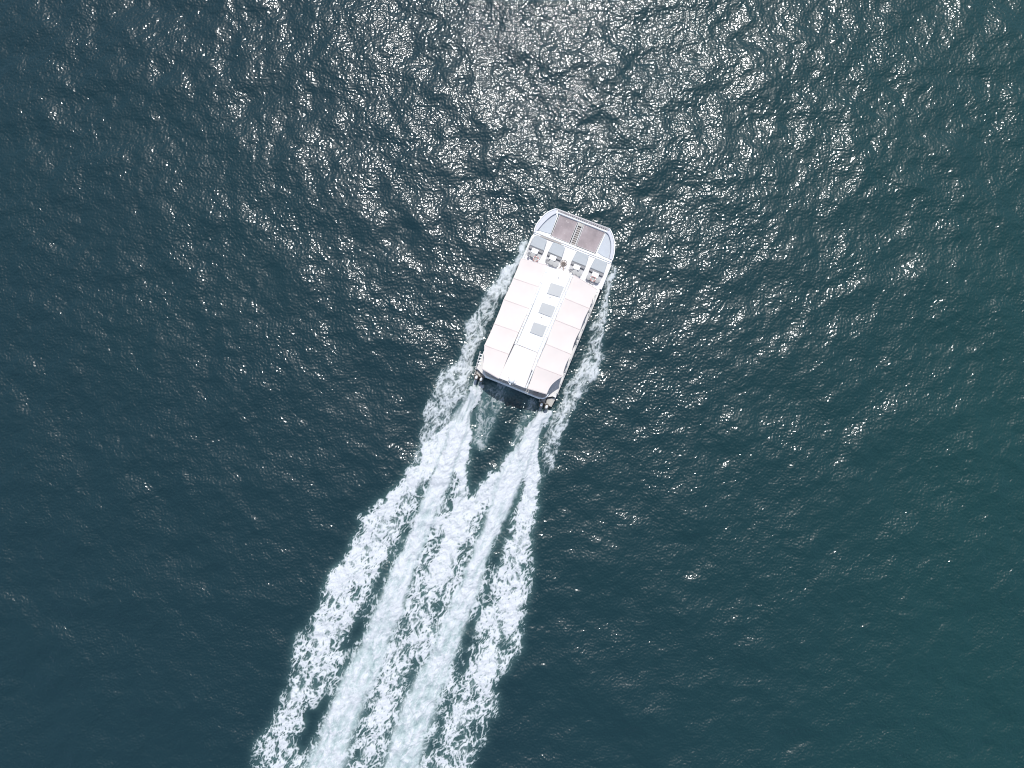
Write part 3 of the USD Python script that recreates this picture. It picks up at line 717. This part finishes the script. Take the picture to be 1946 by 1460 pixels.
def stern_platform(px4, steps):
    q = [loc(*p, 1.0) for p in px4]
    obj("swim_platform", prism(q, -0.3, 0.98, 0.04), M["platform"], boat)
    for a in steps:
        p = [loc(*x, 1.3) for x in a]
        obj("boarding_step", prism(p, 0.985, 1.22, 0.03), M["gelcoat"], boat)
stern_platform([(906, 698), (923, 705), (921, 716.5), (917.5, 718.2), (900.3, 712.5)], [[(905.8, 699), (918.5, 704.8), (917.2, 707.2), (904.6, 701.6)]])
stern_platform([(1026, 757), (1057, 756), (1048, 773.8), (1042, 771.3), (1024.3, 764)], [])
for k, (a, b) in enumerate((((906, 690), (914.5, 693.3)), ((907.5, 684), (915, 687)), ((909, 678), (915.5, 680.5)), ((911, 672.5), (916.5, 674.6)))):
    p, q = loc(*a, 1.5), loc(*b, 1.5)
    obj("side_step", prism([p + [0.05, 0], q + [0.05, 0], q - [0.05, 0], p - [0.05, 0]], ZD + 0.008, ZD + 0.07, 0.02), M["gelcoat"], boat)

# ---- outboard motors, two on each hull
def outboard(px, py, turn=0.0):
    x, y = loc(px, py, 1.35)
    top = []
    ang = np.linspace(0, 2 * np.pi, 21)[:-1]
    egg = lambda sx, sy, cx=0.0: np.column_stack([x + cx + sx * np.cos(ang) * (1 + 0.12 * np.cos(ang)), y + sy * np.sin(ang)])
    ob = obj("outboard_motor", loft([egg(0.20, 0.13), egg(0.27, 0.19), egg(0.28, 0.195), egg(0.27, 0.19), egg(0.21, 0.14)], [0.70, 0.85, 1.15, 1.28, 1.36]), M["cowl"], boat, 50)
    obj("cowling_cap", loft([egg(0.16, 0.115, 0.0), egg(0.155, 0.11, 0.0), egg(0.10, 0.07, 0.0)], [1.355, 1.42, 1.47]), M["gelcoat"], ob, 50)
    obj("motor_leg", loft([egg(0.16, 0.07), egg(0.20, 0.08), egg(0.13, 0.05)], [0.71, 0.2, -0.45]), M["cowl"], ob, 50)
    obj("motor_bracket", box(x + 0.25, x + 0.62, y - 0.12, y + 0.12, 0.55, 0.84), M["dark"], ob)
    hose = arc([[x + 0.30, y + 0.16], [x + 0.62, y + 0.24], [x + 0.88, y + 0.08]], 10)
    obj("motor_hose", tube(np.column_stack([hose, np.linspace(1.1, 1.12, 10)]), 0.04, 6), M["dark"], ob)
for q in ((905.2, 717.5), (914.4, 721.3), (1028.8, 769.6), (1038.6, 773.5)):
    outboard(*q)

# ------------------------------------------------------------------ things lying and standing on the boat
Z1 = ZD + 0.052
def make_lounger(name, label, x, y):
    t = thing(name, label, "sun lounger", x, y, Z1, 0.0, "sun loungers in a row on the foredeck")
    ang = np.linspace(0, np.pi, 15)
    front = np.column_stack([0.26 + 0.26 * np.sin(ang) ** 0.7, 0.60 * np.cos(ang) / (np.abs(np.cos(ang)) + 1e-9) * np.abs(np.cos(ang)) ** 0.45])
    seat = np.vstack([[[-0.50, -0.66]], front[::-1] * [1, 1], [[-0.50, 0.66]]])
    # a seat with a rounded forward end, its bolster, and its cast shadow as a low grey slab
    obj("seat_cushion", prism(seat, 0.0, 0.42, 0.06), M["cushion"], t)
    obj("bolster", rbox(-0.76, -0.505, -0.65, 0.65, 0.0, 0.34, 0.05), M["bolster"], t)  # backrest cushion, its shade put into the darker grey
    obj("shadow_slab", prism([[-0.765, -0.64], [-0.765, 0.64], [-1.25, 0.64], [-1.36, 0.50], [-1.36, -0.50], [-1.25, -0.64]], 0.0, 0.10, 0.02), M["mat"], t)
    return t
lpos = [(1024.3, 461.5), (1058.8, 474.8), (1104, 491.2), (1139, 504.8)]
LX = [loc(*p, Z1 + 0.4) for p in lpos]
lab = ["grey sun lounger at the port end of the foredeck row", "grey sun lounger behind the brown coaming strip, second from port",
       "grey sun lounger on the foredeck just starboard of the round brown fitting", "grey sun lounger at the starboard end of the foredeck row"]
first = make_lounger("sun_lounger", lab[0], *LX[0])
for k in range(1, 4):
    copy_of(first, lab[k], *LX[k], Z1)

def make_table(label, x, y):
    t = thing("side_table", label, "side table", x, y, Z1, 0.0, "white side tables behind the loungers")
    obj("table_top", rbox(-0.21, 0.21, -0.30, 0.30, 0.40, 0.46, 0.05), M["white"], t)
    obj("table_base", rbox(-0.15, 0.15, -0.22, 0.22, 0.0, 0.40, 0.04), M["gelcoat"], t)
    return t
tl = ["white side table behind the lounger at the port end", "white side table behind the second lounger from port", "white side table behind the third lounger from port", "white side table in front of the starboard life ring"]
TP = [loc(*p, Z1 + 0.46) for p in ((1016.3, 477.3), (1050.6, 490.2), (1096, 508), (1131.4, 522.4))]
t0 = make_table(tl[0], *TP[0])
for k in range(1, 4):
    copy_of(t0, tl[k], *TP[k], Z1)

def make_stool(label, x, y):
    t = thing("round_seat", label, "stool", x, y, Z1, 0.0, "round grey seats behind the side tables")
    obj("seat", lathe([(0, 0.30), (0.20, 0.30), (0.235, 0.34), (0.23, 0.40), (0.15, 0.43), (0, 0.42)], n=20), M["stool"], t, 40)
    obj("base", lathe([(0, 0), (0.15, 0), (0.17, 0.03), (0.12, 0.20), (0.16, 0.299), (0, 0.299)], n=16), M["bolster"], t, 40)
    return t
st = [((1012.9, 484.6), "round grey seat beside the port life ring"), ((1047.8, 498.8), "larger-looking round grey seat behind the second side table, port one of the pair"),
      ((1055, 502.6), "round grey seat nearest to the brown fitting on its port side"), ((1092.6, 517.2), "round grey seat right behind the third side table"),
      ((1099.8, 521), "round grey seat between the third side table and the starboard awning"), ((1119.2, 527.5), "round grey seat on the port side of the starboard life ring"),
      ((1134.6, 533.2), "round grey seat on the starboard side of the starboard life ring")]
st[1] = (st[1][0], "round grey seat directly behind the second side table from port")
s0 = None
for p, text in st:
    x, y = loc(*p, Z1 + 0.4)
    s0 = make_stool(text, x, y) if s0 is None else copy_of(s0, text, x, y, Z1) and s0

def make_bin(label, x, y):
    t = thing("ash_stand", label, "stand", x, y, Z1, 0.0, "slim grey stands on the foredeck")
    obj("bowl", lathe([(0, 0.60), (0.05, 0.60), (0.13, 0.66), (0.12, 0.70), (0.05, 0.64), (0, 0.64)], n=16), M["bolster"], t, 40)
    obj("stem", lathe([(0, 0.02), (0.03, 0.02), (0.03, 0.599), (0, 0.599)], n=8), M["metal"], t)
    obj("foot", lathe([(0, 0), (0.14, 0), (0.12, 0.019), (0, 0.019)], n=16), M["metal"], t)
    return t
bt = [((1005.4, 482.2), "slim grey stand by the port edge of the foredeck"), ((1040.1, 495.6), "slim grey stand by the second side table from port"), ((1084.6, 513.6), "slim grey stand by the third side table from port")]
b0_ = None
for p, text in bt:
    x, y = loc(*p, Z1 + 0.7)
    b0_ = make_bin(text, x, y) if b0_ is None else copy_of(b0_, text, x, y, Z1) and b0_

def make_ring(label, p):
    x, y = loc(*p, Z1 + 0.45)
    t = thing("life_ring", label, "life ring", x, y, Z1, 0.0, "faded orange life rings on the foredeck")
    a = np.linspace(0, 2 * np.pi, 29)[:-1]
    obj("ring", tube(np.column_stack([0.215 * np.cos(a), 0.215 * np.sin(a), np.full(28, 0.46)]), 0.058, 10, True), M["orange"], t, 60)
    for k in range(4):
        b = np.linspace(k * np.pi / 2 - 0.16, k * np.pi / 2 + 0.16, 5)
        obj("band", tube(np.column_stack([0.215 * np.cos(b), 0.215 * np.sin(b), np.full(5, 0.46)]), 0.0625, 10), M["gelcoat"], t, 60)
    obj("holder", lathe([(0, 0), (0.19, 0), (0.16, 0.05), (0.13, 0.36), (0.15, 0.398), (0, 0.398)], n=18), M["stool"], t, 40)
    return t
make_ring("faded orange life ring at the port front corner of the awning", (1018.3, 492.2))
make_ring("faded orange life ring at the starboard front corner of the awning", (1127.0, 530.2))

# the round fitting in the middle of the foredeck, and the white roll by the starboard corner
x, y = loc(1071.5, 500.5, Z1 + 0.4)
t = thing("deck_winch", "round brown and tan fitting with a dark spoked wheel in the middle of the foredeck", "deck fitting", x, y, Z1)
obj("base", lathe([(0, 0), (0.24, 0), (0.22, 0.08), (0.13, 0.14), (0, 0.14)], n=20), M["tan"], t, 40)
obj("drum", lathe([(0, 0.14), (0.12, 0.14), (0.09, 0.25), (0.14, 0.36), (0, 0.38)], n=18), M["brown"], t, 40)
a = np.linspace(0, 2 * np.pi, 25)[:-1]
obj("wheel", tube(np.column_stack([0.27 * np.cos(a), 0.27 * np.sin(a), np.full(24, 0.44)]), 0.026, 6, True), M["cowl"], t, 60)
for k in range(3):
    obj("spoke", tube([[0.27 * math.cos(k * np.pi / 3), 0.27 * math.sin(k * np.pi / 3), 0.44], [-0.27 * math.cos(k * np.pi / 3), -0.27 * math.sin(k * np.pi / 3), 0.44]], 0.018, 5), M["brown"], t)
for s_ in (-1, 1):
    obj("bracket", tube([[-0.20, 0.06 * s_, 0.05], [-0.52, 0.24 * s_, 0.04]], 0.045, 6), M["tan"], t)
a, b = loc3(1117.8, 540.3, Z1 + 0.2), loc3(1128.5, 545, Z1 + 0.2)
m = (a + b) / 2
t = thing("rolled_cover", "rolled white cloth lying at the starboard front corner of the awning", "rolled cloth", m[0], m[1], Z1)
obj("roll", tube([a - m + [0, 0, 0.11], [0, 0, 0.12], b - m + [0, 0, 0.11]], 0.105, 10), M["white"], t, 50)
for e in (0.2, 0.8):
    c = (a - m) * (1 - e) + (b - m) * e + [0, 0, 0.112]
    dd = (b - a) / np.linalg.norm(b - a)
    obj("strap", tube([c - dd * 0.03, c + dd * 0.03], 0.112, 10), M["tan"], t, 50)
# brown chairs in the aft starboard corner of the cockpit
def make_chair(label, p, turn):
    x, y = loc(*p, ZD + 0.5)
    t = thing("cockpit_chair", label, "chair", x, y, ZD + 0.031, turn, "brown chairs in the aft cockpit")
    obj("seat", rbox(-0.20, 0.20, -0.20, 0.20, 0.40, 0.46, 0.04), M["tan"], t)
    obj("backrest", rbox(-0.24, -0.19, -0.19, 0.19, 0.50, 0.92, 0.02), M["brown"], t)
    for sx in (-0.17, 0.17):
        for sy in (-0.17, 0.17):
            obj("leg", tube([[sx, sy, 0.0], [sx, sy, 0.40]], 0.018, 6), M["brown"], t)
    for sy in (-0.15, 0.15):
        obj("back_post", tube([[-0.21, sy, 0.44], [-0.215, sy, 0.52]], 0.015, 6), M["brown"], t)
    return t
make_chair("tan chair in the starboard aft cockpit, the more inboard of two", (1018, 749.5), 180.0)
make_chair("tan chair in the starboard aft corner of the cockpit under the awning's tip", (1033.5, 752.3), 190.0)
